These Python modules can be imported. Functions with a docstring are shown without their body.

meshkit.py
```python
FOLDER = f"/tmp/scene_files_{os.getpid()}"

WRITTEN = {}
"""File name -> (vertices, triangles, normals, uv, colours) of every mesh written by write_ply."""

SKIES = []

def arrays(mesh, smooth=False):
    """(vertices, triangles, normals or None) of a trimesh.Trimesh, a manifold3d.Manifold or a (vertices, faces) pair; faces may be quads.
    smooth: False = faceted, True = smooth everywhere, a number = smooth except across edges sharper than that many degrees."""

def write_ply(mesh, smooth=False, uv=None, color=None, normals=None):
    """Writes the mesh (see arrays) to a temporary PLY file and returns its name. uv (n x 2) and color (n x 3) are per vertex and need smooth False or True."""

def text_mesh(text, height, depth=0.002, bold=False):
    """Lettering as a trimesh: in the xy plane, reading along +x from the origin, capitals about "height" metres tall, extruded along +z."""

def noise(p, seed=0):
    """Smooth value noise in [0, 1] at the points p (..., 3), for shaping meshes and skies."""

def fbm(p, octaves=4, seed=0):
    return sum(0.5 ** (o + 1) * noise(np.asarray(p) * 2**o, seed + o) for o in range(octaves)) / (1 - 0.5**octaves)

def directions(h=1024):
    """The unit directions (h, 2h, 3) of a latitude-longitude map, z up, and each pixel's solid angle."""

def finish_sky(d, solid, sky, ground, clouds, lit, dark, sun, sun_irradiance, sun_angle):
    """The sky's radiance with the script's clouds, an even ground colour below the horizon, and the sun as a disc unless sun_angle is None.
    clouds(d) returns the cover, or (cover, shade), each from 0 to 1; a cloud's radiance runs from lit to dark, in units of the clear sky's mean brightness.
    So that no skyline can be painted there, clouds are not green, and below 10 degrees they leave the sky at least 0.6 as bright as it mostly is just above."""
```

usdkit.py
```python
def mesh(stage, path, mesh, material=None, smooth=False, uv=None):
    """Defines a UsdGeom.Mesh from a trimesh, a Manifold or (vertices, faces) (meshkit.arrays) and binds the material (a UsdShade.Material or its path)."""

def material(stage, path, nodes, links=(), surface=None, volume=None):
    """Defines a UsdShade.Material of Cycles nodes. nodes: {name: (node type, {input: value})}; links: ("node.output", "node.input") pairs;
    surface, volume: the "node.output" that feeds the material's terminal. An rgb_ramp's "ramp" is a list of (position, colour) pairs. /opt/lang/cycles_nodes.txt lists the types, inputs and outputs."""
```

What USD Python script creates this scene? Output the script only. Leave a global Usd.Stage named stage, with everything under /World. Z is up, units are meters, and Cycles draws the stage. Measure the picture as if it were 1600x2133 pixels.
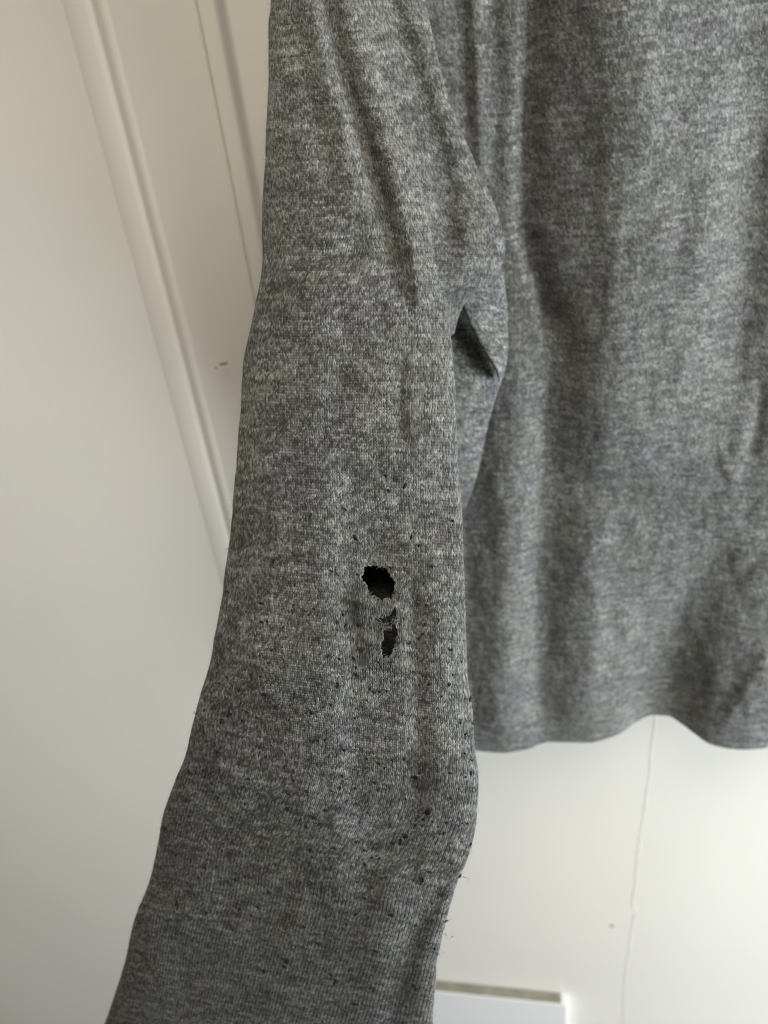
import math, random
import numpy as np
import trimesh
import usdkit
from meshkit import noise, fbm
from pxr import Usd, UsdGeom, UsdLux, UsdShade, Gf, Sdf, Vt

random.seed(7)
rng = np.random.default_rng(7)

stage = Usd.Stage.CreateInMemory()
UsdGeom.SetStageUpAxis(stage, UsdGeom.Tokens.z)
UsdGeom.SetStageMetersPerUnit(stage, 1.0)
UsdGeom.Xform.Define(stage, '/World')
UsdGeom.Scope.Define(stage, '/World/Looks')

# ------------------------------------------------------------------ camera
# world: the door is the plane y = 0, x to the right, z up. The phone looks down at it.
F = 1602.0                                    # focal length in photo pixels (1600 x 2133)
def nrm(v):
    v = np.asarray(v, float); return v / np.linalg.norm(v)
down_c = nrm([345.0, 2650.0, F])              # world -z in camera axes (right, down, forward)
left_c = np.array([-8370.0, 120.0, F]); left_c = nrm(left_c - down_c * left_c.dot(down_c))
Xc, Zc = -left_c, -down_c
Yc = np.cross(Zc, Xc)
RW = np.array([Xc, Yc, Zc])                   # camera vector -> world vector
EYE = np.array([0.0, -0.585, 1.60])
FOCUS = 0.344
cam = UsdGeom.Camera.Define(stage, '/World/camera')
r_w, d_w, f_w = RW @ [1, 0, 0], RW @ [0, 1, 0], RW @ [0, 0, 1]
M = Gf.Matrix4d(*r_w, 0, *(-d_w), 0, *(-f_w), 0, *EYE, 1)
cam.AddTransformOp().Set(M)
cam.CreateHorizontalApertureAttr(7.3)
cam.CreateVerticalApertureAttr(7.3 * 1024 / 768)
cam.CreateFocalLengthAttr(7.3 * F / 1600)
cam.CreateFStopAttr(2.1)
cam.CreateFocusDistanceAttr(FOCUS)
cam.CreateClippingRangeAttr(Gf.Vec2f(0.01, 100))
cam.CreateExposureAttr(0.16)

def ray(px, py):
    px, py = np.asarray(px, float), np.asarray(py, float)
    c = np.stack([(px - 800) / F, (py - 1066.5) / F, np.ones_like(px)], -1)
    return c @ RW.T
def unproject(px, py, z):
    return EYE + ray(px, py) * np.asarray(z)[..., None]
def on_plane(px, py, y):                      # the point where a sight line meets the plane y
    r = ray(px, py)
    return EYE + r * ((y - EYE[1]) / r[..., 1])[..., None]
def project(p):
    c = (np.asarray(p) - EYE) @ RW
    return c[..., 0] / c[..., 2] * F + 800, c[..., 1] / c[..., 2] * F + 1066.5

# ------------------------------------------------------------------ light
def rect_light(name, pos, target, w, h, intensity, color):
    l = UsdLux.RectLight.Define(stage, '/World/' + name)
    pos, target = np.array(pos, float), np.array(target, float)
    zax = nrm(pos - target)
    up = np.array([0, 0, 1.0])
    xax = nrm(np.cross(up, zax)); yax = np.cross(zax, xax)
    l.AddTransformOp().Set(Gf.Matrix4d(*xax, 0, *yax, 0, *zax, 0, *pos, 1))
    l.CreateWidthAttr(w); l.CreateHeightAttr(h)
    l.CreateIntensityAttr(intensity); l.CreateColorAttr(Gf.Vec3f(*color))
    l.CreateNormalizeAttr(False)
    return l
rect_light('window_light', (1.75, -0.74, 0.90), (0.1, 0.0, 0.95), 1.0, 1.2, 18.0, (0.90, 0.97, 1.0))
rect_light('ceiling_lamp', (0.30, -0.85, 3.0), (-0.1, -0.1, 1.3), 1.2, 1.0, 7.2, (1.0, 0.905, 0.76))
dome = UsdLux.DomeLight.Define(stage, '/World/room_light')
bgm = usdkit.material(stage, '/World/Looks/room_light', {'b': ('background_shader', {'color': (1.0, 0.93, 0.82), 'strength': 0.11})}, surface='b.background')
UsdShade.MaterialBindingAPI.Apply(dome.GetPrim()).Bind(bgm)

# ------------------------------------------------------------------ helpers
used = {}
def path_for(name, parent):
    base = (parent if parent else '/World') + '/' + name
    n = used.get(base, 0); used[base] = n + 1
    return base if n == 0 else f'{base}_{n:03d}'
def tag(prim, **kw):
    for k, v in kw.items():
        if v: prim.SetCustomDataByKey(k, v)
def thing(name, label, category, loc=(0, 0, 0), group=None):
    p = path_for(name, None)
    x = UsdGeom.Xform.Define(stage, p)
    x.AddTranslateOp().Set(Gf.Vec3d(*loc))
    tag(x.GetPrim(), label=label, category=category, group=group)
    x.GetPrim().SetCustomDataByKey('label', label)
    ORIGIN[p] = np.array(loc, float)
    return p
ORIGIN = {}
def origin(parent):
    while parent and parent not in ORIGIN:
        parent = parent.rsplit('/', 1)[0]
    return ORIGIN.get(parent, np.zeros(3)) if parent else np.zeros(3)
def obj(name, v, f, mat, parent=None, smooth=True, uv=None, tones=None, **kw):
    p = path_for(name, parent)
    v = np.asarray(v, float) - origin(parent)
    m = usdkit.mesh(stage, p, (v, np.asarray(f)), mat, smooth=smooth, uv=uv)
    m.CreateDoubleSidedAttr(True)
    if tones is not None:
        UsdGeom.PrimvarsAPI(m).CreatePrimvar('wool', Sdf.ValueTypeNames.Color3fArray, 'vertex').Set(Vt.Vec3fArray.FromNumpy(np.asarray(tones, np.float32)))
    tag(m.GetPrim(), **kw)
    return p
def curves(name, lines, widths, mat, parent=None, tones=None, **kw):
    p = path_for(name, parent)
    c = UsdGeom.BasisCurves.Define(stage, p)
    c.CreateTypeAttr('linear')
    pts = (np.vstack(lines) - origin(parent)).astype(np.float32)
    c.CreatePointsAttr(Vt.Vec3fArray.FromNumpy(pts))
    c.CreateCurveVertexCountsAttr(Vt.IntArray([len(l) for l in lines]))
    c.CreateWidthsAttr(Vt.FloatArray.FromNumpy(np.concatenate(widths).astype(np.float32)))
    c.SetWidthsInterpolation('vertex')
    if tones is not None:
        UsdGeom.PrimvarsAPI(c).CreatePrimvar('wool', Sdf.ValueTypeNames.Color3fArray, 'vertex').Set(Vt.Vec3fArray.FromNumpy(np.vstack(tones).astype(np.float32)))
    UsdShade.MaterialBindingAPI.Apply(c.GetPrim()).Bind(mat)
    tag(c.GetPrim(), **kw)
    return p
def grid_faces(nr, nc, close=False):
    i, j = np.meshgrid(np.arange(nr - 1), np.arange(nc if close else nc - 1), indexing='ij')
    j2 = (j + 1) % nc
    a, b, c, d = i * nc + j, i * nc + j2, (i + 1) * nc + j2, (i + 1) * nc + j
    return np.stack([a, d, c, b], -1).reshape(-1, 4)
def smoothstep(a, b, x):
    t = np.clip((x - a) / (b - a), 0, 1); return t * t * (3 - 2 * t)
def pl(points):                                # polyline x as a function of y
    q = np.array(points, float)
    from scipy.interpolate import PchipInterpolator
    return PchipInterpolator(q[:, 1], q[:, 0], extrapolate=True)
def dist_line(px, py, pts):
    """distance in pixels from points to a polyline, signed (+ = right of a line that runs downwards), and the place along it 0..1"""
    pts = np.array(pts, float)
    best = np.full(np.shape(px), 1e9); sign = np.zeros(np.shape(px)); along = np.zeros(np.shape(px))
    n = len(pts) - 1
    for k in range(n):
        a, b = pts[k], pts[k + 1]; d = b - a
        raw = ((px - a[0]) * d[0] + (py - a[1]) * d[1]) / d.dot(d)
        t = np.clip(raw, 0, 1)
        ex, ey = px - a[0] - t * d[0], py - a[1] - t * d[1]
        e = np.hypot(ex, ey)
        s = np.where((px - a[0]) * d[1] - (py - a[1]) * d[0] > 0, 1.0, -1.0)
        m = e < best
        best = np.where(m, e, best); sign = np.where(m, s, sign); along = np.where(m, (k + t) / n, along)
    return best * sign, along
def inside(px, py, poly):
    poly = np.array(poly, float); r = np.zeros(np.shape(px), bool)
    j = len(poly) - 1
    for i in range(len(poly)):
        xi, yi, xj, yj = *poly[i], *poly[j]
        if yi != yj:
            r ^= ((yi > py) != (yj > py)) & (px < (xj - xi) * (py - yi) / (yj - yi) + xi)
        j = i
    return r
def grow(poly, k):
    from shapely.geometry import Polygon
    return np.array(Polygon(poly).buffer(k).exterior.coords)[:-1]

# ------------------------------------------------------------------ materials
WOOL = [(0.12, 0.018), (0.36, 0.050), (0.50, 0.108), (0.64, 0.20), (0.86, 0.40)]
def wool(u, c, p, seed):
    """the colour of the melange yarn: dark and light fibres run along it for a stitch or for many"""
    o = np.zeros_like(u)
    k1 = noise(np.stack([u * 2.3, o + c * 1.37, o + seed], -1), seed + 20)
    k2 = noise(np.stack([u * 0.21, o + c * 0.83, o + seed + 4], -1), seed + 21)
    k3 = fbm(np.stack([p[:, 0] * 210, p[:, 1] * 210, p[:, 2] * 260], -1), 2, 22)
    k4 = fbm(p * 24, 2, 23)
    t = 0.5 + 0.46 * (k1 - 0.5) + 0.20 * (k2 - 0.5) + 0.17 * (k3 - 0.5) + 0.10 * (k4 - 0.5)
    g = np.interp(t, *zip(*WOOL))
    m = smoothstep(0.50, 0.66, fbm(p * 46 + 7, 2, 24))[:, None]      # here and there a bluish yarn
    return g[:, None] * (np.array([0.965, 1.0, 0.945]) * (1 - m) + np.array([0.94, 0.955, 0.985]) * m)
def knit_material(name, dark, mid, light, rough=0.9, fine=1.0, s2=(190, 260, 330), wt=(0.74, 0.36, 0.14), rib=0.0):
    n = {
        'g': ('geometry', {}),
        'm1': ('mapping', {'scale': (620 * fine, 900 * fine, 1150 * fine), 'rotation': (0, 0.05, 0)}),
        'n1': ('noise_texture', {'scale': 1.0, 'detail': 2.0, 'roughness': 0.6}),
        'm2': ('mapping', {'scale': s2, 'rotation': (0, 0.12, 0)}),
        'n2': ('noise_texture', {'scale': 1.0, 'detail': 3.0, 'roughness': 0.6}),
        'm3': ('mapping', {'scale': (22, 30, 34)}),
        'n3': ('noise_texture', {'scale': 1.0, 'detail': 2.0, 'roughness': 0.5}),
        'a': ('math', {'math_type': 'multiply_add', 'value2': wt[0], 'value3': 0.0}),
        'b': ('math', {'math_type': 'multiply_add', 'value2': wt[1]}),
        'c': ('math', {'math_type': 'multiply_add', 'value2': wt[2]}),
        'r': ('rgb_ramp', {'ramp': [(0.0, dark), (0.45, dark), (0.60, mid), (0.76, light), (1.0, light)]}),
        'm4': ('mapping', {'scale': (26, 30, 26), 'location': (3.1, 1.7, 9.2)}),
        'n4': ('noise_texture', {'scale': 1.0, 'detail': 2.0, 'roughness': 0.5}),
        'r4': ('rgb_ramp', {'ramp': [(0.0, (0.975, 1.0, 0.95)), (0.50, (0.98, 1.0, 0.955)), (0.66, (0.965, 0.96, 1.0)), (1.0, (0.95, 0.945, 1.0))]}),
        'x': ('mix_color', {'blend_type': 'multiply', 'fac': 1.0}),
        'p': ('principled_bsdf', {'roughness': rough, 'specular_ior_level': 0.25, 'sheen_weight': 0.12, 'sheen_roughness': 0.5}),
    }
    l = [('g.position', f'm{k}.vector') for k in (1, 2, 3, 4)] + [(f'm{k}.vector', f'n{k}.vector') for k in (1, 2, 3, 4)]
    l += [('n1.fac', 'a.value1'), ('n2.fac', 'b.value1'), ('a.value', 'b.value3'), ('n3.fac', 'c.value1'), ('b.value', 'c.value3'), ('c.value', 'r.fac'),
          ('n4.fac', 'r4.fac'), ('r.color', 'x.a'), ('r4.color', 'x.b'), ('x.result', 'p.base_color')]
    if rib:
        n.update({'w': ('wave_texture', {'wave_type': 'bands', 'bands_direction': 'x', 'scale': 2 * math.pi / (20 * 0.00158), 'distortion': 4.5, 'detail': 3.0, 'detail_scale': 1.5}),
                  'bm': ('bump', {'strength': rib, 'distance': 0.0005})})
        l += [('g.position', 'w.vector'), ('w.fac', 'bm.height'), ('bm.normal', 'p.normal')]
    return usdkit.material(stage, '/World/Looks/' + name, n, l, surface='p.BSDF')
def plain(name, color, rough=0.6, spec=0.3, amount=0.0, scale=20.0, bump=0.0, bscale=200.0, stretch=(1, 1, 1)):
    n = {'g': ('geometry', {}), 'n': ('noise_texture', {'scale': scale, 'detail': 4.0}),
         'r': ('rgb_ramp', {'ramp': [(0.3, tuple(np.array(color) * (1 - amount))), (0.7, tuple(np.array(color) * (1 + amount * 0.3)))]}),
         'mb': ('mapping', {'scale': stretch}), 'nb': ('noise_texture', {'scale': bscale, 'detail': 3.0}),
         'bm': ('bump', {'strength': bump, 'distance': 0.0006}),
         'p': ('principled_bsdf', {'roughness': rough, 'specular_ior_level': spec})}
    l = [('g.position', 'n.vector'), ('n.fac', 'r.fac'), ('r.color', 'p.base_color'), ('g.position', 'mb.vector'), ('mb.vector', 'nb.vector'), ('nb.fac', 'bm.height')]
    if bump: l.append(('bm.normal', 'p.normal'))
    return usdkit.material(stage, '/World/Looks/' + name, n, l, surface='p.BSDF')
M_yarn = knit_material('grey_melange_yarn', (0.025, 0.025, 0.024), (0.16, 0.16, 0.152), (0.56, 0.555, 0.53))
M_wool = usdkit.material(stage, '/World/Looks/grey_melange_wool', {'a': ('attribute', {'attribute': 'wool'}),
    'p': ('principled_bsdf', {'roughness': 0.75, 'specular_ior_level': 0.3, 'sheen_weight': 0.06})}, [('a.color', 'p.base_color')], surface='p.BSDF')
M_sheet = usdkit.material(stage, '/World/Looks/grey_melange_sheet', {'a': ('attribute', {'attribute': 'wool'}), 'g': ('geometry', {}),
    'n': ('noise_texture', {'scale': 950.0, 'detail': 3.0, 'roughness': 0.7}), 'b': ('bump', {'strength': 0.85, 'distance': 0.0009}),
    'p': ('principled_bsdf', {'roughness': 0.85, 'specular_ior_level': 0.15, 'sheen_weight': 0.08})},
    [('a.color', 'p.base_color'), ('g.position', 'n.vector'), ('n.fac', 'b.height'), ('b.normal', 'p.normal')], surface='p.BSDF')
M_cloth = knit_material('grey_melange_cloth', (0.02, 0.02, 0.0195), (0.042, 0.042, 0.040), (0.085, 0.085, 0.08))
M_fuzz = plain('grey_fuzz', (0.34, 0.34, 0.32), 0.9, 0.1)
M_paint = plain('white_gloss_paint', (0.80, 0.775, 0.715), 0.33, 0.45, 0.05, 3.0, 0.10, 60.0, (4, 4, 0.35))
M_plate = plain('white_plastic', (0.80, 0.80, 0.80), 0.45, 0.4)
M_dust = plain('dusty_edge', (0.30, 0.29, 0.24), 0.9, 0.1, 0.25, 60.0)
M_crack = plain('crack_dirt', (0.735, 0.712, 0.66), 0.8, 0.2, 0.15, 60.0)
M_scuff = plain('dark_scuff', (0.22, 0.21, 0.19), 0.8, 0.2)
M_lint = plain('dark_lint', (0.022, 0.022, 0.026), 0.95, 0.05)
M_red = plain('red_fibre', (0.22, 0.055, 0.05), 0.9, 0.1)

# ------------------------------------------------------------------ the door
door = thing('door', 'white gloss painted door with two vertical mouldings, behind the grey jumper', 'door', (0, 0, 0))

from shapely.geometry import Polygon
Z0, Z1 = 0.03, 2.03
def bar(name, profile, mat, parent, z0=Z0, z1=Z1, **kw):
    """a closed (x, y) profile extruded upwards; normals smooth across its gentle edges only"""
    m = trimesh.creation.extrude_polygon(Polygon(profile), z1 - z0, engine='earcut')
    m.apply_translation([0, 0, z0])
    return obj(name, m.vertices, m.faces, mat, parent, smooth=35, **kw)
LOW = 0.009                                   # the door left of the step lies this much deeper
def wall_x(px, py=0.0, y=LOW):
    return float(on_plane(np.array(float(px)), np.array(float(py)), y)[0])
A0, A1, B0, B1 = wall_x(128), wall_x(222), wall_x(402), wall_x(474, 0, 0.0)
TH = 0.035
XL, XR = -1.15, 0.62
def arc(cx, cy, rx, ry, a0, a1, n):
    return [(cx + rx * math.cos(a), cy + ry * math.sin(a)) for a in np.linspace(a0, a1, n)]
bar('stile', [(XL, LOW), (A0, LOW), (A0, TH), (XL, TH)], M_paint, door)
w = A1 - A0
def prof_y(u):                                   # a broad low bead, a narrow quirk and a small fillet
    return LOW - 0.0009 * np.sin(np.clip(u / 0.56, 0, 1) * math.pi) ** 0.8 + 0.0010 * np.exp(-((u - 0.64) / 0.07) ** 2) - 0.0008 * np.sin(np.clip((u - 0.74) / 0.26, 0, 1) * math.pi)
prof = [(A0, TH), (A1, TH)] + [(A0 + w * u, float(prof_y(u))) for u in np.linspace(1, 0, 44)]
bar('moulding', prof, M_paint, door, label='double beaded vertical moulding')
bar('panel', [(A1, LOW), (B0, LOW), (B0, TH), (A1, TH)], M_paint, door)
w = B1 - B0
prof = [(B0, TH), (B1, TH), (B1, 0.0)] + [(B1 - w * (0.50 * u), LOW * (0.5 - 0.5 * math.cos(math.pi * u))) for u in np.linspace(0, 1, 14)[1:]]
prof += [(B0 + 0.12 * w, LOW), (B0 + 0.09 * w, LOW + 0.004), (B0 + 0.04 * w, LOW + 0.004), (B0, LOW)]
bar('moulding', prof, M_paint, door, label='stepped vertical moulding beside the sleeve')
bar('panel', [(B1, 0), (XR, 0), (XR, TH), (B1, TH)], M_paint, door)
# the hairline crack under the hem, a thin ragged ridge of old filler
cp = np.array([(1368, 1440), (1365, 1510), (1358, 1560), (1352, 1620), (1345, 1680), (1338, 1720), (1330, 1780), (1324, 1840), (1316, 1880), (1322, 1900), (1313, 1950), (1306, 2010), (1300, 2080), (1296, 2180)], float)
tt = np.linspace(0, 1, 90); kk = np.linspace(0, 1, len(cp))
cx, cy = np.interp(tt, kk, cp[:, 0]), np.interp(tt, kk, cp[:, 1])
pc = on_plane(cx, cy, 0.0)
wd = 0.0013 + 0.0012 * noise(np.stack([tt * 14, tt * 0, tt * 0], -1), 3) - 0.0007 * tt
pc[:, 0] += 0.0016 * (noise(np.stack([tt * 22, tt * 0 + 5, tt * 0], -1), 4) - 0.5)
sec = np.stack([pc - np.outer(wd, [1, 0, 0]) + [0, 0.0002, 0], pc + np.array([0, -0.0005, 0]), pc + np.outer(wd, [1, 0, 0]) + [0, 0.0002, 0]], 1)
obj('crack', sec.reshape(-1, 3), grid_faces(len(pc), 3), M_crack, door, label='thin wandering crack in the white paint')
def scuff(px, py, rx, rz, seed, ang=0.0, y0=0.0):
    c = on_plane(np.array(float(px)), np.array(float(py)), y0)
    n = 22; a = np.linspace(0, 2 * math.pi, n, endpoint=False)
    rr = 0.65 + 0.7 * noise(np.stack([np.cos(a) * 1.5, np.sin(a) * 1.5, a * 0 + seed], -1), seed)
    dx, dz = rx * rr * np.cos(a), rz * rr * np.sin(a)
    x, z = dx * math.cos(ang) - dz * math.sin(ang), dx * math.sin(ang) + dz * math.cos(ang)
    ring = np.stack([c[0] + x, np.full(n, y0 + 0.0001), c[2] + z], -1)
    v = np.vstack([ring, [[c[0], y0 - 0.0005, c[2]]]])
    obj('paint_scuff', v, [[i, (i + 1) % n, n] for i in range(n)], M_scuff, door)
scuff(1275, 1929, 0.0042, 0.0028, 3)
scuff(466, 758, 0.0040, 0.0011, 5, 0.1)
scuff(450, 766, 0.0012, 0.0008, 6)

# the white block low on the door, right of the sleeve's end
pr = on_plane(np.array(1179.), np.array(2096.), -0.0165)
bx1, bz1 = float(pr[0]), float(pr[2])
block = thing('wall_block', 'white box with a dusty grey top edge, low on the door below the hem', 'box', (bx1 - 0.15, -0.008, bz1 - 0.15))
b = trimesh.creation.box([0.30, 0.0163, 0.30]); b.apply_translation([bx1 - 0.15, -0.00815 - 0.0002, bz1 - 0.15])
obj('cover', b.vertices, b.faces, M_plate, block, smooth=False)
b = trimesh.creation.box([0.294, 0.0130, 0.0012]); b.apply_translation([bx1 - 0.153, -0.0072, bz1 + 0.0005])
obj('top_edge', b.vertices, b.faces, M_dust, block, smooth=False, label='dusty grey-beige top edge')

# ------------------------------------------------------------------ the jumper
jumper = thing('jumper', 'grey melange fine-knit wool jumper with a hole worn through its hanging sleeve', 'jumper', tuple(unproject(np.array(800.), np.array(1066.), np.array(0.36))))
WALE, COURSE, RAD = 0.00158, 0.00128, 0.00035
HOLE_A = [(757, 1186), (775, 1174), (795, 1180), (815, 1195), (823, 1215), (821, 1240), (811, 1249), (786, 1248), (768, 1235), (764, 1218), (753, 1204)]
HOLE_B = [(806, 1300), (824, 1292), (829, 1320), (822, 1350), (810, 1368), (796, 1365), (793, 1345), (798, 1320)]
SLIT = [(780, 1284), (792, 1290), (812, 1282), (824, 1262), (828, 1290), (810, 1308), (797, 1304)]
HOLES = [HOLE_A, HOLE_B, SLIT]
PIN = [[(694, 1183), (700, 1183), (702, 1196), (697, 1198)]]

def knit(P, Nn, ulen, radius_of=None, pts=8, skip=None, amp=1.0, seed=1):
    """P(c, w): surface point for course c and wale w (float arrays); Nn the outward normal there.
    Yarn that runs course by course in interlocked loops; returns lines, widths. skip(p) breaks the yarn."""
    (nc, nw) = ulen
    lines, widths, tones = [], [], []
    t = np.arange(nw * pts + 1) / pts * 2 * math.pi
    r_ = np.random.default_rng(seed)
    for c in range(nc):
        jit = 0.20 * (noise(np.stack([t * 0.55, t * 0 + c * 3.7, t * 0 + seed], -1), seed) - 0.5)
        jit2 = 0.40 * (noise(np.stack([t * 0.7 + 50, t * 0 + c * 5.1, t * 0 + seed], -1), seed) - 0.5)
        u = t / (2 * math.pi) + -0.015 * np.sin(2 * t) + jit
        v = c - 0.94 * np.cos(t) + jit2            # v grows downwards
        lift = 0.40 * np.cos(2 * t)
        p, n = P(v, u), None
        n = Nn(v, u)
        p = p - n * (lift * RAD * 1.35 * amp)[:, None]
        rad = RAD * (1.0 + 0.26 * (noise(np.stack([t * 0.4, t * 0 + c * 2.3, t * 0 + 9], -1), seed + 2) - 0.5))
        if radius_of is not None: rad = rad * radius_of(p)
        col = wool(u, c, p, seed)
        ok = np.ones(len(p), bool) if skip is None else ~skip(p)
        edges = np.flatnonzero(np.diff(np.concatenate([[0], ok.astype(int), [0]])))
        for a, b in zip(edges[::2], edges[1::2]):
            if b - a > 3:
                lines.append(p[a:b]); widths.append(2 * rad[a:b]); tones.append(col[a:b])
    return lines, widths, tones
def sampler(G):
    """bilinear sampling of a grid of vectors by (row, column) floats"""
    nr, nc = G.shape[:2]
    def S(i, j):
        i = np.clip(i, 0, nr - 1.001); j = np.clip(j, 0, nc - 1.001)
        a, b = np.floor(i).astype(int), np.floor(j).astype(int); s, t = (i - a)[..., None], (j - b)[..., None]
        return G[a, b] * (1 - s) * (1 - t) + G[a, b + 1] * (1 - s) * t + G[a + 1, b] * s * (1 - t) + G[a + 1, b + 1] * s * t
    return S
def grid_normals(G, toward):
    du, dv = np.gradient(G, axis=1), np.gradient(G, axis=0)
    n = np.cross(du, dv); n /= np.maximum(np.linalg.norm(n, axis=-1, keepdims=True), 1e-12)
    s = np.sign((n * toward(G)).sum(-1, keepdims=True)); s[s == 0] = 1
    return n, s

# ---- lofted tubes (the sleeve and the folds beside it)
def loft(left, right, zc, thick, rows, skew=None, bump=None, expo=2.3, na=120):
    """closed cross-sections between two outlines given in the photograph and set at the depth zc(y) that they have there.
    returns front grid index ranges and the full ring grid (rows x 2na)"""
    th = np.linspace(0, 2 * math.pi, 2 * na, endpoint=False)     # 0 = left edge, pi = right edge, front first
    rings = []
    for y in rows:
        yl = y; yr = y + (skew(y) if skew else 0.0)
        zl, zr = zc(yl, -1), zc(yr, 1)
        Lp, Rp = unproject(np.array(left(yl)), np.array(yl), np.array(zl)), unproject(np.array(right(yr)), np.array(yr), np.array(zr))
        mid, half = (Lp + Rp) / 2, (Rp - Lp) / 2
        toward = nrm(EYE - mid); toward = nrm(toward - half * toward.dot(half) / half.dot(half))
        s, c = np.cos(th), np.sin(th)
        s_ = -np.sign(s) * np.abs(s) ** (2 / expo); c_ = np.sign(c) * np.abs(c) ** (2 / expo)
        hk = thick(y)
        rings.append(mid + np.outer(s_, half) + np.outer(c_ * np.where(c_ > 0, hk[0], hk[1]), toward))
    G = np.array(rings)
    if bump is not None:
        px, py = project(G)
        front = np.clip(np.sin(th), 0, 1) ** 0.35
        dirs = EYE - G; dirs /= np.linalg.norm(dirs, axis=-1, keepdims=True)
        G = G + dirs * (bump(px, py) * front[None, :])[..., None]
    return G
def equal_courses(G, k):
    """re-space the rows of a ring grid so that they lie one course apart along the front's middle"""
    line = G[:, k]; d = np.concatenate([[0], np.cumsum(np.linalg.norm(np.diff(line, axis=0), axis=1))])
    return d
def knit_ring(G, nw, seed, radius_of=None, skip=None, stretch=0.5, anchor=0.25, pts=8):
    """yarn over a ring grid: wales one stitch apart by arc length, counted from the middle of the front"""
    nr, nt = G.shape[:2]
    d = equal_courses(G, int(nt * anchor))
    nc = int(d[-1] / COURSE)
    closed = np.concatenate([G, G[:, :1]], 1)
    seg = np.linalg.norm(np.diff(closed, axis=1), axis=2)
    arc_ = np.concatenate([np.zeros((nr, 1)), np.cumsum(seg, 1)], 1)            # nr x nt+1
    frontlen = arc_[:, nt // 2]
    sp = WALE * (frontlen / np.median(frontlen)) ** stretch
    # column grid: index by wale number
    wi = np.arange(nw + 1) - nw / 2
    H = np.zeros((nr, nw + 1, 3))
    for i in range(nr):
        a = frontlen[i] * 0.5 + wi * sp[i]
        a = np.mod(a, arc_[i, -1])
        for q in range(3): H[i, :, q] = np.interp(a, arc_[i], closed[i, :, q])
    N = np.cross(np.gradient(H, axis=1), np.gradient(H, axis=0))
    N /= np.maximum(np.linalg.norm(N, axis=-1, keepdims=True), 1e-12)
    k = nw // 2
    if (N[:, k] * (EYE - H[:, k])).sum() < 0: N = -N
    SH, SN = sampler(H), sampler(N)
    rows_at = lambda v: np.interp(v * COURSE, d, np.arange(nr))
    return knit(lambda v, u: SH(rows_at(v), u), lambda v, u: SN(rows_at(v), u), (nc, nw), radius_of, pts, skip, seed=seed)

L_ = pl([(572, -160), (565, 0), (562, 150), (553, 350), (548, 560), (529, 650), (512, 760), (497, 930), (486, 1080), (466, 1230), (441, 1380), (411, 1480), (385, 1590), (350, 1680), (333, 1760), (311, 1850), (288, 1910), (262, 2010), (220, 2133), (165, 2300), (130, 2420)])
R_ = pl([(690, -160), (748, 0), (800, 180), (838, 280), (868, 360), (892, 450), (915, 590), (934, 700), (950, 850), (956, 1000), (963, 1150), (967, 1300), (974, 1420), (984, 1480), (988, 1560), (995, 1620), (990, 1700), (976, 1780), (956, 1830), (931, 1910), (910, 2000), (898, 2133), (880, 2300), (868, 2420)])
ZY = [-200, 0, 500, 1000, 1350, 1600, 1900, 2133, 2420]
def z_sleeve(y, side):
    zl = np.interp(y, ZY, [0.388, 0.379, 0.369, 0.365, 0.372, 0.396, 0.458, 0.535, 0.640])
    zr = np.interp(y, ZY, [0.388, 0.378, 0.368, 0.361, 0.361, 0.370, 0.394, 0.436, 0.500])
    return zl if side < 0 else zr if side > 0 else (zl + zr) / 2
skew = lambda y: float(np.interp(y, [-200, 700, 1300, 1800, 2420], [-30, 0, 55, 120, 130]))
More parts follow.
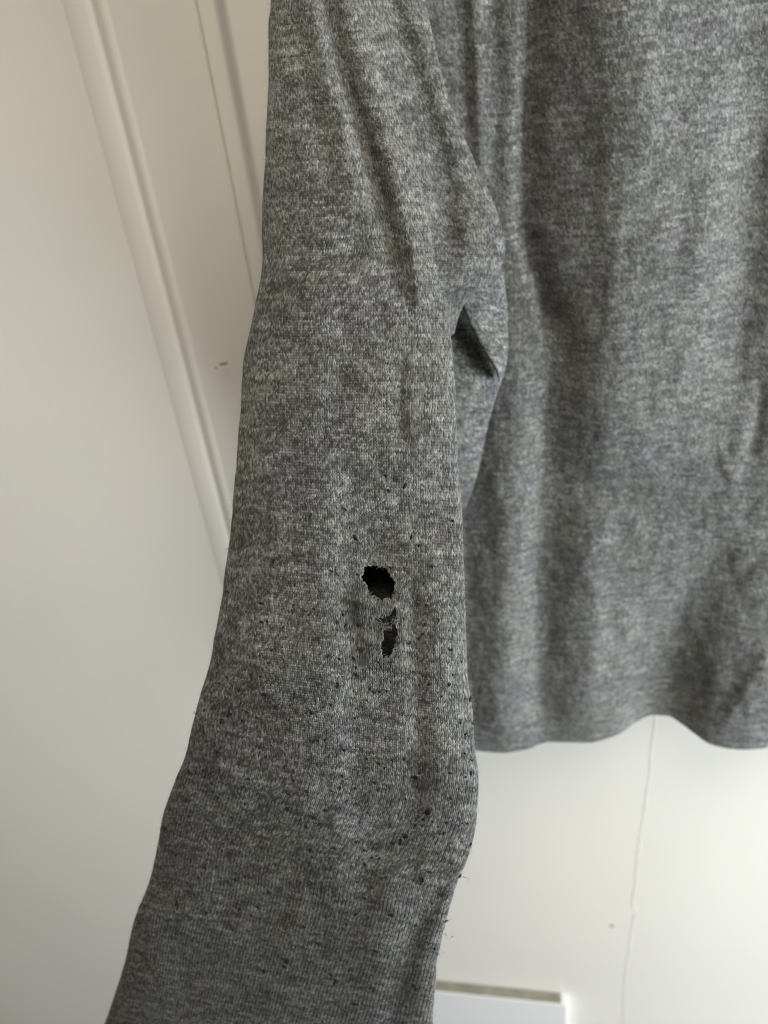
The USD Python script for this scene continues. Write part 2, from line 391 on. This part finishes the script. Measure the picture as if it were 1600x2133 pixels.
thick = lambda y: (float(np.interp(y, [-200, 300, 1000, 2400], [0.016, 0.017, 0.015, 0.016])), float(np.interp(y, [-200, 600, 2400], [0.012, 0.016, 0.016])))
CREASES = [   # polyline, depth (m, + towards the eye), half width in px, kind
    ([(660, -120), (682, 0), (715, 150), (745, 240), (772, 330), (800, 430), (825, 540), (850, 660)], -0.0105, 21, 'v'),
    ([(640, -120), (655, 0), (690, 150), (722, 260), (745, 340)], 0.0030, 24, 'v'),
    ([(690, 820), (697, 1000), (700, 1150), (712, 1450), (722, 1650), (735, 1850), (745, 2000)], -0.0034, 34, 'step'),
    ([(686, 900), (694, 1150), (706, 1450), (716, 1650), (722, 1760)], 0.0004, 12, 'v'),
    ([(838, 740), (832, 830), (838, 930)], -0.0022, 13, 'v'),
    ([(905, 900), (925, 1050), (930, 1250)], -0.0012, 20, 'v'),
    ([(858, 1230), (872, 1420), (874, 1560), (860, 1760)], -0.0020, 24, 'v'),
    ([(955, 1800), (915, 1860), (880, 1920), (845, 2000), (815, 2133), (800, 2300)], -0.0040, 26, 'v'),
    ([(985, 1780), (950, 1850), (915, 1930), (885, 2040), (870, 2200)], 0.0022, 24, 'v'),
    ([(835, 1800), (800, 1920), (780, 2050), (770, 2200)], 0.0016, 40, 'v'),
    ([(520, 700), (600, 690), (690, 720)], -0.0010, 26, 'v'),
    ([(430, 1620), (540, 1640), (690, 1700)], 0.0012, 34, 'v'),
    ([(360, 1720), (480, 1730), (560, 1760)], -0.0009, 22, 'v'),
    ([(310, 1960), (470, 1900), (640, 1910)], -0.0014, 50, 'v'),
    ([(610, 520), (640, 760), (620, 1000)], 0.0014, 60, 'v'),
    ([(745, 1195), (752, 1260), (770, 1340), (790, 1400)], 0.0012, 18, 'v'),
    ([(838, 1190), (842, 1290), (838, 1380)], 0.0012, 12, 'v'),
    ([(735, 1236), (762, 1256), (790, 1270), (822, 1262), (830, 1256)], 0.0032, 15, 'v'),
    ([(880, 520), (905, 640), (925, 760)], -0.0012, 14, 'v'),
    ([(748, 60), (795, 240), (835, 400), (868, 560), (890, 700)], 0.0028, 22, 'v'),
    ([(600, -100), (622, 90), (660, 260), (710, 420)], -0.0018, 20, 'v'),
    ([(770, 120), (815, 260), (850, 400), (880, 520)], -0.0016, 12, 'v'),
    ([(560, 640), (640, 560), (760, 520), (860, 540)], -0.0012, 22, 'v'),
    ([(700, 1240), (735, 1300), (760, 1420)], -0.0012, 14, 'v'),
]
def sleeve_bump(px, py):
    b = np.zeros(np.shape(px))
    for pts_, dep, wd_, kind in CREASES:
        d, a = dist_line(px, py, pts_)
        env = smoothstep(0, 0.12, a) * (1 - smoothstep(0.82, 1.0, a)) if kind == 'v' else smoothstep(0, 0.25, a) * (1 - smoothstep(0.8, 1.0, a))
        if kind == 'v': b += dep * env * np.exp(-(d / wd_) ** 2)
        else: b += dep * env * smoothstep(-wd_, wd_, d) * (1 - smoothstep(120, 240, d))
    q = np.stack([px / 130.0, py / 190.0, px * 0], -1)
    b += 0.0034 * (fbm(q, 3, 11) - 0.5) + 0.0020 * (fbm(q * 3.1, 3, 12) - 0.5)
    return b
rows = np.arange(-180, 2421, 6.0)
def ragged(fn, sd):
    return lambda y: float(fn(y)) + 9.0 * (fbm(np.array([y / 95.0, sd, 0.0]), 3, 60 + sd) - 0.5)
GS = loft(ragged(L_, 1), ragged(R_, 2), z_sleeve, thick, rows, skew, sleeve_bump)
def in_any(p, polys):
    px, py = project(p)
    r = np.zeros(px.shape, bool)
    for q in polys: r |= inside(px, py, q)
    return r
front_dir = lambda p: p
def front_only(p):                              # nearer the eye than the sleeve's mid-sheet
    px, py = project(p); z = ((p - EYE) @ RW)[..., 2]
    return z < z_sleeve(py, 0) + 0.003
def sleeve_skip(p):
    return in_any(p, HOLES + PIN) & front_only(p)
def thin(p):                                    # the fabric is worn to a net round the hole
    px, py = project(p)
    e = np.exp(-(((px - 775) / 62) ** 2 + ((py - 1330 - 0.2 * (px - 775)) / 135) ** 2) ** 1.5)
    return 1.0 - 0.32 * e * front_only(p)
ls, ws, cs = knit_ring(GS, 112, 1, thin, sleeve_skip, stretch=0.55)
print('sleeve yarn', len(ls), sum(map(len, ls)))
# cloth sheet just under the loops, with the holes cut out
def shrink(G, k):
    c = G.mean(1, keepdims=True)
    n = np.cross(np.roll(G, -1, 1) - np.roll(G, 1, 1), np.gradient(G, axis=0)); n /= np.maximum(np.linalg.norm(n, axis=-1, keepdims=True), 1e-12)
    if ((c - G) * n).sum() < 0: n = -n
    return G + n * k
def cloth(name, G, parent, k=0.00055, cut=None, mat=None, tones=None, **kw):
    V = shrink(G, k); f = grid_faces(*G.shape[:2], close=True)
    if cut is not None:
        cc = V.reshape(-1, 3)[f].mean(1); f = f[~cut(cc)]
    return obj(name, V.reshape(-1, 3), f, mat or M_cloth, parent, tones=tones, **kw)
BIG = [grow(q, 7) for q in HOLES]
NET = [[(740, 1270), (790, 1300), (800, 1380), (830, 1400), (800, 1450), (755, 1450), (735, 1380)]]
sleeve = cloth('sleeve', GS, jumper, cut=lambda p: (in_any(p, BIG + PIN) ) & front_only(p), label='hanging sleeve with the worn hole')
curves('sleeve_yarn', ls, ws, M_wool, sleeve, tones=cs, kind='stuff')

# ---- where a spot of the photograph lies on the sleeve's front
from scipy.spatial import cKDTree
NT = GS.shape[1]
FR = GS[:, :NT // 2 + 1]
NF = np.cross(np.gradient(FR, axis=1), np.gradient(FR, axis=0)); NF /= np.maximum(np.linalg.norm(NF, axis=-1, keepdims=True), 1e-12)
if (NF[200, 60] * (EYE - FR[200, 60])).sum() < 0: NF = -NF
_pp = project(FR)
TREE = cKDTree(np.stack([_pp[0].ravel(), _pp[1].ravel()], -1))
def on_sleeve(px, py, lift=0.0):
    px, py = np.atleast_1d(np.asarray(px, float)), np.atleast_1d(np.asarray(py, float))
    dd, k = TREE.query(np.stack([px, py], -1), k=6)
    w = 1 / (dd + 0.3) ** 2; w /= w.sum(1, keepdims=True)
    z = (((FR.reshape(-1, 3)[k] - EYE) @ RW)[..., 2] * w).sum(1)
    n = (NF.reshape(-1, 3)[k] * w[..., None]).sum(1); n /= np.linalg.norm(n, axis=1, keepdims=True)
    return unproject(px, py, z) + n * lift, n

# loose loops round the rim of the holes, and the rolled tongue between them
rim_l, rim_w, rr_ = [], [], np.random.default_rng(3)
for q, (poly, na_) in enumerate(((HOLE_A, 26), (HOLE_B, 22), (SLIT, 15))):
    P_ = np.array(grow(poly, 2.2)); P_ = np.vstack([P_, P_[:1]])
    dl = np.concatenate([[0], np.cumsum(np.hypot(*np.diff(P_, axis=0).T))])
    a = np.linspace(0, 1, na_ * 12)
    x, y = np.interp(a * dl[-1], dl, P_[:, 0]), np.interp(a * dl[-1], dl, P_[:, 1])
    tx, ty = np.gradient(x), np.gradient(y); l = np.hypot(tx, ty); tx, ty = tx / l, ty / l
    ph = a * na_ * 2 * math.pi + 1.2 * noise(np.stack([a * 9, a * 0 + q, a * 0], -1), 4) * 2
    amp_ = 1.4 + 3.0 * noise(np.stack([a * 11, a * 0 + q + 7, a * 0], -1), 5)
    cx_, cy_ = x.mean(), y.mean()
    ix, iy = cx_ - x, cy_ - y; il = np.hypot(ix, iy); ix, iy = ix / il, iy / il
    x2 = x + tx * 2.2 * np.sin(ph) + ix * amp_ * (0.2 + np.cos(ph)); y2 = y + ty * 2.2 * np.sin(ph) + iy * amp_ * (0.2 + np.cos(ph))
    p, n = on_sleeve(x2, y2, 0.0002)
    p += n * (0.00035 * np.sin(ph * 0.5 + q))[:, None]
    for k_ in range(0, len(p) - 14, 12):
        m_ = rr_.integers(9, 22)
        if rr_.uniform() < 0.55: rim_l.append(p[k_:k_ + m_]); rim_w.append(np.full(len(p[k_:k_ + m_]), rr_.uniform(0.00055, 0.0008)))
def tube_mesh(path, radii, sides=8):
    path = np.asarray(path, float); t = np.gradient(path, axis=0); t /= np.linalg.norm(t, axis=1, keepdims=True)
    ref = nrm(EYE - path.mean(0)); u = np.cross(t, ref); u /= np.linalg.norm(u, axis=1, keepdims=True); v = np.cross(t, u)
    a = np.linspace(0, 2 * math.pi, sides, endpoint=False)
    V = path[:, None] + (u[:, None] * np.cos(a)[None, :, None] + v[:, None] * np.sin(a)[None, :, None]) * np.asarray(radii)[:, None, None]
    f = grid_faces(len(path), sides, close=True)
    f = [tuple(x) for x in f]; n0 = V.reshape(-1, 3)
    return n0, np.array(f), u, v
for (x0, y0, x1, y1, bend) in ((800, 1300, 800, 1330, -4), (826, 1262, 818, 1300, 4), (780, 1282, 800, 1310, 6)):
    b = np.linspace(0, 1, 9)
    p, n = on_sleeve(x0 + (x1 - x0) * b + bend * np.sin(b * math.pi), y0 + (y1 - y0) * b, 0.0002)
    rim_l.append(p); rim_w.append(np.full(9, 0.00022))
curves('torn_loops', rim_l, rim_w, M_wool, sleeve, tones=[np.full((len(l), 3), rr_.uniform(0.06, 0.20)) for l in rim_l], kind='stuff', label='loose loops round the rims of the holes')

# ---- folds of the underarm beside the sleeve
SHEET = 1.28                                   # the body's yarn is a little paler than the worn sleeve's
def fold(name, left, right, zc, th_, y0, y1, nw, seed, label, step=5.0, bump=None, yarn=True):
    G = loft(pl(left), pl(right), zc, lambda y: th_(y) if callable(th_) else th_, np.arange(y0, y1 + 0.1, step), None, bump)
    tn_ = None
    if not yarn:
        c_ = np.cumsum(np.r_[0, np.linalg.norm(np.diff(G[:, 60], axis=0), axis=1)]) / COURSE
        a_ = np.cumsum(np.concatenate([np.zeros((len(G), 1)), np.linalg.norm(np.diff(G, axis=1), axis=2)], 1), 1) / WALE
        tn_ = SHEET * wool(a_.ravel(), np.repeat(np.round(c_), G.shape[1]), G.reshape(-1, 3), seed)
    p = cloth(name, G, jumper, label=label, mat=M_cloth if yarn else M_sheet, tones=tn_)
    if yarn:
        l, w, c_ = knit_ring(G, nw, seed, stretch=0.0, pts=6)
        curves('fold_yarn', l, w, M_wool, p, tones=c_, kind='stuff')
    return G
def soft(seed, a=0.003, s=110.0):
    return lambda px, py: a * (fbm(np.stack([px / s, py / (1.5 * s), px * 0], -1), 3, seed) - 0.5)
def fold1_bump(px, py):
    b = soft(21)(px, py)
    d, a = dist_line(px, py, [(770, -100), (830, 60), (880, 220), (920, 360), (935, 480)]); b += -0.006 * np.exp(-(d / 32) ** 2)
    d, a = dist_line(px, py, [(960, 470), (985, 530), (960, 590)]); b += 0.002 * np.exp(-(d / 26) ** 2)
    d, a = dist_line(px, py, [(840, -60), (900, 140), (960, 330)]); b += 0.002 * np.exp(-(d / 22) ** 2)
    return b
fold('underarm_fold', [(600, -140), (660, 0), (740, 250), (800, 450), (850, 600), (880, 700)],
     [(850, -140), (882, 0), (930, 200), (985, 335), (1028, 430), (1046, 490), (1050, 515), (1040, 555), (1012, 590), (982, 610), (956, 638), (936, 680), (926, 705)],
     lambda y, s_: np.interp(y, [-140, 300, 700], [0.398, 0.415, 0.432]) + (0.012 if s_ > 0 else -0.004), (0.010, 0.006), -140, 700, 66, 31, 'pointed fold of knit at the underarm', bump=fold1_bump)
fold('underarm_fold', [(930, 530), (945, 610), (966, 648), (985, 690), (1010, 735), (1034, 772), (1040, 795)],
     [(1030, 530), (1050, 580), (1056, 640), (1057, 700), (1054, 750), (1047, 785), (1044, 797)],
     lambda y, s_: np.interp(y, [530, 800], [0.458, 0.506]) + (0.010 if s_ > 0 else -0.004), lambda y: (float(np.interp(y, [530, 740, 797], [0.007, 0.005, 0.001])),) * 2, 530, 797, 36, 32, 'small triangular fold with a dark slit beside it', bump=soft(22, 0.004, 45), yarn=False, step=2.0)
fold('underarm_fold', [(800, 560), (820, 800), (830, 1000), (800, 1180)],
     [(1020, 560), (1040, 700), (1045, 790), (1032, 835), (1019, 880), (1006, 945), (986, 1020), (955, 1090), (900, 1180)],
     lambda y, s_: np.interp(y, [560, 800, 1000, 1180], [0.492, 0.512, 0.566, 0.690]) + (0.010 if s_ > 0 else -0.004), lambda y: (float(np.interp(y, [560, 800, 1180], [0.004, 0.008, 0.006])), 0.008), 560, 1180, 40, 33, 'shadowed side fold running down behind the sleeve', bump=soft(23, 0.004, 70), yarn=False, step=2.5)

# ---- the body: front and back sheets hanging in front of the door
YB, HEM = -0.058, None
hemq = np.array([(700, 1545), (850, 1556), (985, 1561), (1040, 1564), (1100, 1559), (1140, 1547), (1180, 1545), (1230, 1543), (1290, 1528), (1330, 1503), (1370, 1489), (1400, 1491), (1430, 1510), (1455, 1532), (1480, 1549), (1540, 1559), (1590, 1557), (1640, 1535), (1700, 1525), (1800, 1560), (2000, 1570)], float)
hp = on_plane(hemq[:, 0], hemq[:, 1], YB)
from scipy.interpolate import PchipInterpolator
hx = PchipInterpolator(hp[:, 0], hp[:, 2])
xs = np.concatenate([np.arange(-0.13, -0.085, 0.003), np.arange(-0.085, 0.265, WALE / 2), np.arange(0.2655, 0.40, 0.003)])
zlow = float(np.median(hp[:, 2]))
BFOLDS = [  # polyline in photo pixels, depth, half width, sharpness of the left and right flank
    ([(1112, -150), (1106, 0), (1096, 250), (1090, 480), (1112, 570), (1138, 660), (1140, 760)], -0.0110, 15, 36),
    ([(1068, -150), (1066, 0), (1060, 250), (1054, 450), (1070, 560)], 0.0016, 36, 26),
    ([(985, -150), (988, 0), (1000, 280), (1006, 470)], 0.0022, 14, 18),
    ([(960, -150), (962, 0), (972, 250), (985, 400)], -0.0018, 18, 14),
    ([(1030, -150), (1034, 0), (1036, 260), (1034, 460)], -0.0010, 20, 16),
    ([(1160, 560), (1150, 760), (1135, 950), (1125, 1150), (1120, 1300), (1130, 1560)], -0.0060, 26, 70),
    ([(1070, 620), (1068, 800), (1060, 1000), (1050, 1300), (1045, 1600)], 0.0080, 55, 45),
    ([(1290, -150), (1300, 200), (1290, 500), (1270, 800), (1250, 1050)], 0.016, 120, 150),
    ([(1470, -150), (1480, 100), (1470, 400), (1420, 700), (1400, 900)], 0.004, 70, 60),
    ([(1600, 100), (1580, 300), (1560, 500), (1545, 700), (1530, 900)], -0.006, 60, 50),
    ([(1590, 780), (1582, 860), (1566, 930), (1560, 960)], -0.002, 14, 14),
    ([(1490, 900), (1510, 960), (1525, 1010)], 0.0012, 14, 14),
    ([(1560, 1100), (1500, 1200), (1450, 1300), (1420, 1400), (1400, 1490)], -0.006, 60, 80),
    ([(1268, 1220), (1272, 1290), (1276, 1350)], -0.0010, 14, 14),
    ([(1240, 1000), (1225, 1200), (1215, 1400), (1210, 1560)], 0.007, 70, 60),
    ([(1620, 1330), (1580, 1400), (1530, 1480), (1490, 1560)], 0.0045, 22, 90),
]
def body_y(x, z):
    P = np.stack([x, np.full(np.shape(x), YB), z], -1)
    px, py = project(P)
    h = np.zeros(np.shape(x))
    for pts_, dep, wl, wr in BFOLDS:
        d, a = dist_line(px, py, pts_)
        env = smoothstep(0.0, 0.18, a) * (1 - smoothstep(0.80, 1.0, a))
        if pts_[0][1] < -100: env = 1 - smoothstep(0.80, 1.0, a)
        if pts_[-1][1] > 1480: env = smoothstep(0.0, 0.25, a)
        w_ = np.where(d < 0, wl, wr)
        h += dep * env * np.exp(-(d / w_) ** 2)
    q = np.stack([x * 14, z * 6, x * 0], -1)
    h += 0.006 * (fbm(q, 3, 41) - 0.5) + 0.0030 * (fbm(np.stack([x * 75, z * 40, x * 0], -1), 3, 42) - 0.5)
    return h
nrow = 720
U = np.linspace(0, 1, nrow)
ztop = float(on_plane(np.array(1300.), np.array(-160.), YB)[2])
X, V_ = np.meshgrid(xs, U)
HZ = hx(np.clip(xs, hp[0, 0], hp[-1, 0]))
# half of the hem's wave is the hanging height, the other half the folds that carry it to and from the door
edge = zlow + (HZ - zlow) * 0.45
Zb = ztop + (edge[None, :] - ztop) * V_
hy = body_y(X, Zb)
slope = (-EYE[2] + zlow) / (0 - EYE[1] + YB)                           # rise of the sight line per metre towards the door, at the hem
push = ((HZ - edge) / abs(slope) * -1.0)                               # towards the eye positive
low = smoothstep(0.55, 1.0, U)[:, None]
hy = hy * (1 - 0.75 * smoothstep(0.9, 1.0, U)[:, None]) - low * (HZ - edge)[None, :] / abs(slope)
Yb = YB - hy
FB = np.stack([X, Yb, Zb], -1)
lip = FB[-1]
rows_ = [FB]
for a_ in np.linspace(0.25, 1, 5) * math.pi:                            # the hem turns under
    q = lip.copy(); q[:, 1] += 0.0016 * (1 - math.cos(a_)); q[:, 2] -= 0.0016 * math.sin(a_)
    rows_.append(q[None])
for k_ in (1, 4, 8, 12):
    q = FB[-1 - k_].copy(); q[:, 1] += 0.0034; rows_.append(q[None])
FB2 = np.concatenate(rows_, 0)
uu, cc_ = FB2[..., 0] / WALE, (ztop - FB2[..., 2]) / COURSE
btone = SHEET * wool(uu.ravel(), np.round(cc_).ravel(), FB2.reshape(-1, 3), 5)
btone = btone * 0.78 + btone.mean(0) * 0.22
micro = 0.00022 * (noise(np.stack([uu * 1.9, cc_ * 1.1, cc_ * 0], -1), 77) - 0.5)
FB2[..., 1] += micro
body = obj('body', FB2.reshape(-1, 3), grid_faces(*FB2.shape[:2]), M_sheet, jumper, tones=btone, label='body of the jumper hanging straight down to its hem')
BK = np.stack([X[::6, ::4], -0.020 + 0.4 * (Yb - YB)[::6, ::4], (ztop + (edge[None, :] + 0.012 - ztop) * V_)[::6, ::4]], -1)
obj('back', BK.reshape(-1, 3), grid_faces(*BK.shape[:2]), M_sheet, jumper, tones=SHEET * wool(BK[..., 0].ravel() / WALE, BK[..., 2].ravel() / COURSE, BK.reshape(-1, 3), 6))

# ---- fuzz: fine fibres that stand off the knit
def fuzz(P, N, lo, hi, seed, droop=0.3):
    r = np.random.default_rng(seed); n = len(P)
    d = N * r.uniform(0.25, 1.0, (n, 1)) + r.normal(0, 0.6, (n, 3)); d /= np.linalg.norm(d, axis=1, keepdims=True)
    d2 = d + r.normal(0, 0.7, (n, 3)); d2 /= np.linalg.norm(d2, axis=1, keepdims=True)
    l = (r.uniform(0, 1, (n, 1)) ** 2.2) * (hi - lo) + lo
    a = P; b = P + d * l * 0.5; c = b + d2 * l * 0.5
    return [np.stack(q) for q in zip(a, b, c)]
def fuzz_widths(n, w=0.00005):
    return [np.array([w, w * 0.9, w * 0.5])] * n
r = np.random.default_rng(5)
n_f = 9000
nr_, nt_ = GS.shape[:2]
Nall = np.cross(np.roll(GS, -1, 1) - np.roll(GS, 1, 1), np.gradient(GS, axis=0)); Nall /= np.maximum(np.linalg.norm(Nall, axis=-1, keepdims=True), 1e-12)
if (Nall[200, nt_ // 4] * (EYE - GS[200, nt_ // 4])).sum() < 0: Nall = -Nall
ii = r.integers(0, nr_, n_f); jj = np.mod(r.integers(-30, nt_ // 2 + 30, n_f), nt_)
extra = np.concatenate([np.arange(-7, 8), nt_ // 2 + np.arange(-7, 8)])
ii = np.concatenate([ii, r.integers(0, nr_, 6500)]); jj = np.concatenate([jj, np.mod(r.choice(extra, 6500), nt_)])
P_, N_ = GS[ii, jj], Nall[ii, jj]
okf = ~sleeve_skip(P_)
P_, N_ = P_[okf] + N_[okf] * 0.0003, N_[okf]
hp_ = np.array([(x + r.normal(0, 2.5), y + r.normal(0, 2.5)) for q in HOLES for (x, y) in np.array(grow(q, 2.0))[np.linspace(0, len(grow(q, 2.0)) - 1, 90).astype(int)]])
qp, qn = on_sleeve(hp_[:, 0], hp_[:, 1], 0.0002)
P_, N_ = np.vstack([P_, qp]), np.vstack([N_, qn])
fl = fuzz(P_, N_, 0.0006, 0.0038, 6)
curves('sleeve_fuzz', fl, fuzz_widths(len(fl)), M_fuzz, sleeve, kind='stuff')
n_b = 9000
bi, bj = r.integers(0, nrow, n_b), r.integers(20, len(xs) - 50, n_b)
NB = np.cross(np.gradient(FB, axis=1), np.gradient(FB, axis=0)); NB /= np.linalg.norm(NB, axis=-1, keepdims=True)
if NB[50, 50, 1] > 0: NB = -NB
fl = fuzz(FB[bi, bj], NB[bi, bj], 0.0008, 0.004, 8)
curves('body_fuzz', fl, fuzz_widths(len(fl), 0.00006), M_fuzz, body, kind='stuff')

# ---- lint and pills caught in the sleeve
BALL = trimesh.creation.icosphere(1, 1.0)
def pill(px, py, rad_px, seed, lift=0.5):
    p, n = on_sleeve(px, py)
    p, n = p[0], n[0]; rad = rad_px * 0.36 / F
    v = BALL.vertices * (0.55 + 0.9 * noise(BALL.vertices * 1.6 + seed * 3.1, seed))[:, None]
    rr = np.random.default_rng(seed)
    v = v * np.array([rr.uniform(0.9, 1.7), rr.uniform(0.5, 0.9), rr.uniform(0.5, 0.9)]) * rad
    R = trimesh.transformations.random_rotation_matrix(rr.uniform(size=3))[:3, :3]
    return v @ R.T + p + n * rad * lift, BALL.faces
LINT = [(405, 1486, 4), (338, 1723, 5), (291, 1921, 4), (266, 1980, 4), (986, 1456, 5), (988, 1506, 4), (980, 1758, 5), (960, 1822, 6), (931, 1918, 5), (911, 1986, 4),
        (740, 1120, 5), (720, 1062, 4), (810, 1022, 5), (692, 1190, 4), (575, 1471, 5), (536, 1494, 4), (463, 1500, 6), (478, 1488, 5), (640, 1648, 4), (655, 1702, 4), (698, 1768, 5), (612, 1605, 4),
        (866, 1618, 7), (872, 1640, 5), (892, 1690, 8), (882, 1705, 5), (930, 1712, 5), (500, 1892, 7), (495, 1880, 4), (636, 1930, 5), (663, 1964, 6), (552, 2022, 6), (600, 2000, 8), (592, 2012, 6), (700, 2042, 7), (690, 2030, 5),
        (430, 1790, 4), (484, 1703, 4), (370, 1880, 5), (397, 1845, 4), (560, 1857, 5), (708, 1640, 4), (703, 1430, 5), (690, 1468, 4), (706, 1372, 4), (742, 1390, 4), (843, 1012, 5), (857, 1118, 4), (900, 1180, 4), (888, 1260, 4), (872, 1330, 4),
        (760, 1800, 5), (820, 1755, 6), (845, 1740, 7), (835, 1752, 6), (882, 1832, 6), (895, 1815, 6), (760, 1870, 4), (815, 1905, 5), (870, 2060, 7), (862, 2052, 5), (905, 1975, 5), (780, 2060, 7), (740, 2090, 6), (660, 2100, 5)]
for k, (x, y, rp) in enumerate(LINT):
    x = min(max(x, float(L_(y)) + 3), float(R_(y)) - 3)         # rooted in the knit, not beside it
    v, f = pill(x, y, rp * 0.84, 100 + k, 0.45)
    obj('lint_pill', v, f, M_lint, sleeve)
r = np.random.default_rng(17)
vs, fs, nv = [], [], 0
for k in range(520):
    y = 900 + 1230 * noise(np.array([k * 0.37, 3.3, 0.0]), 9) ** 0.8 * 0.4 + 730 * r.uniform() ** 0.7
    x = float(L_(y)) + (float(R_(y)) - float(L_(y))) * r.uniform(0.02, 0.985)
    if any(inside(np.array(x), np.array(y), grow(q, 4)) for q in HOLES): continue
    v, f = pill(x, y, 1.3 + 2.7 * r.uniform() ** 2.0, 400 + k, 0.3)
    vs.append(v); fs.append(f + nv); nv += len(v)
obj('small_lint', np.vstack(vs), np.vstack(fs), M_lint, sleeve, kind='stuff')
hl, hw = [], []
for k, (x, y, rp) in enumerate(LINT + [(926, 1944, 6), (938, 1950, 5), (985, 1462, 5), (962, 1826, 5)]):
    for q in range(2 if k < 64 else 4):
        p, n = on_sleeve(x, y); b = np.linspace(0, 1, 7)
        d1, d2 = r.normal(0, 1, 3), r.normal(0, 1, 3)
        L0 = r.uniform(0.0012, 0.0030)
        line = p + n * 0.0006 + np.outer(b, (n[0] * 0.5 + d1 * 0.5)) * L0 + np.outer(np.sin(b * 3.0), d2) * L0 * 0.35
        hl.append(line); hw.append(np.full(7, 0.00012) * np.linspace(1, .5, 7))
curves('lint_hair', hl, hw, M_lint, sleeve, kind='stuff')
hl, hw = [], []
for (x, y, n_) in ((930, 1108, 26), (742, 1120, 6), (487, 1165, 8), (505, 1110, 10), (492, 1060, 8), (985, 1390, 8), (830, 230, 10), (838, 320, 8)):
    for q in range(n_):
        p, n = on_sleeve(x + r.normal(0, 11), y + r.normal(0, 13)); b = np.linspace(0, 1, 6)
        d1, d2 = r.normal(0, 1, 3), r.normal(0, 1, 3); L0 = r.uniform(0.001, 0.003)
        hl.append(p + n * 0.0003 + np.outer(b - 0.5, d1 - n[0] * d1.dot(n[0])) * L0 + np.outer(np.sin(b * 3), d2) * L0 * 0.2); hw.append(np.full(6, 0.00010))
curves('red_fibre', hl, hw, M_red, sleeve, kind='stuff')
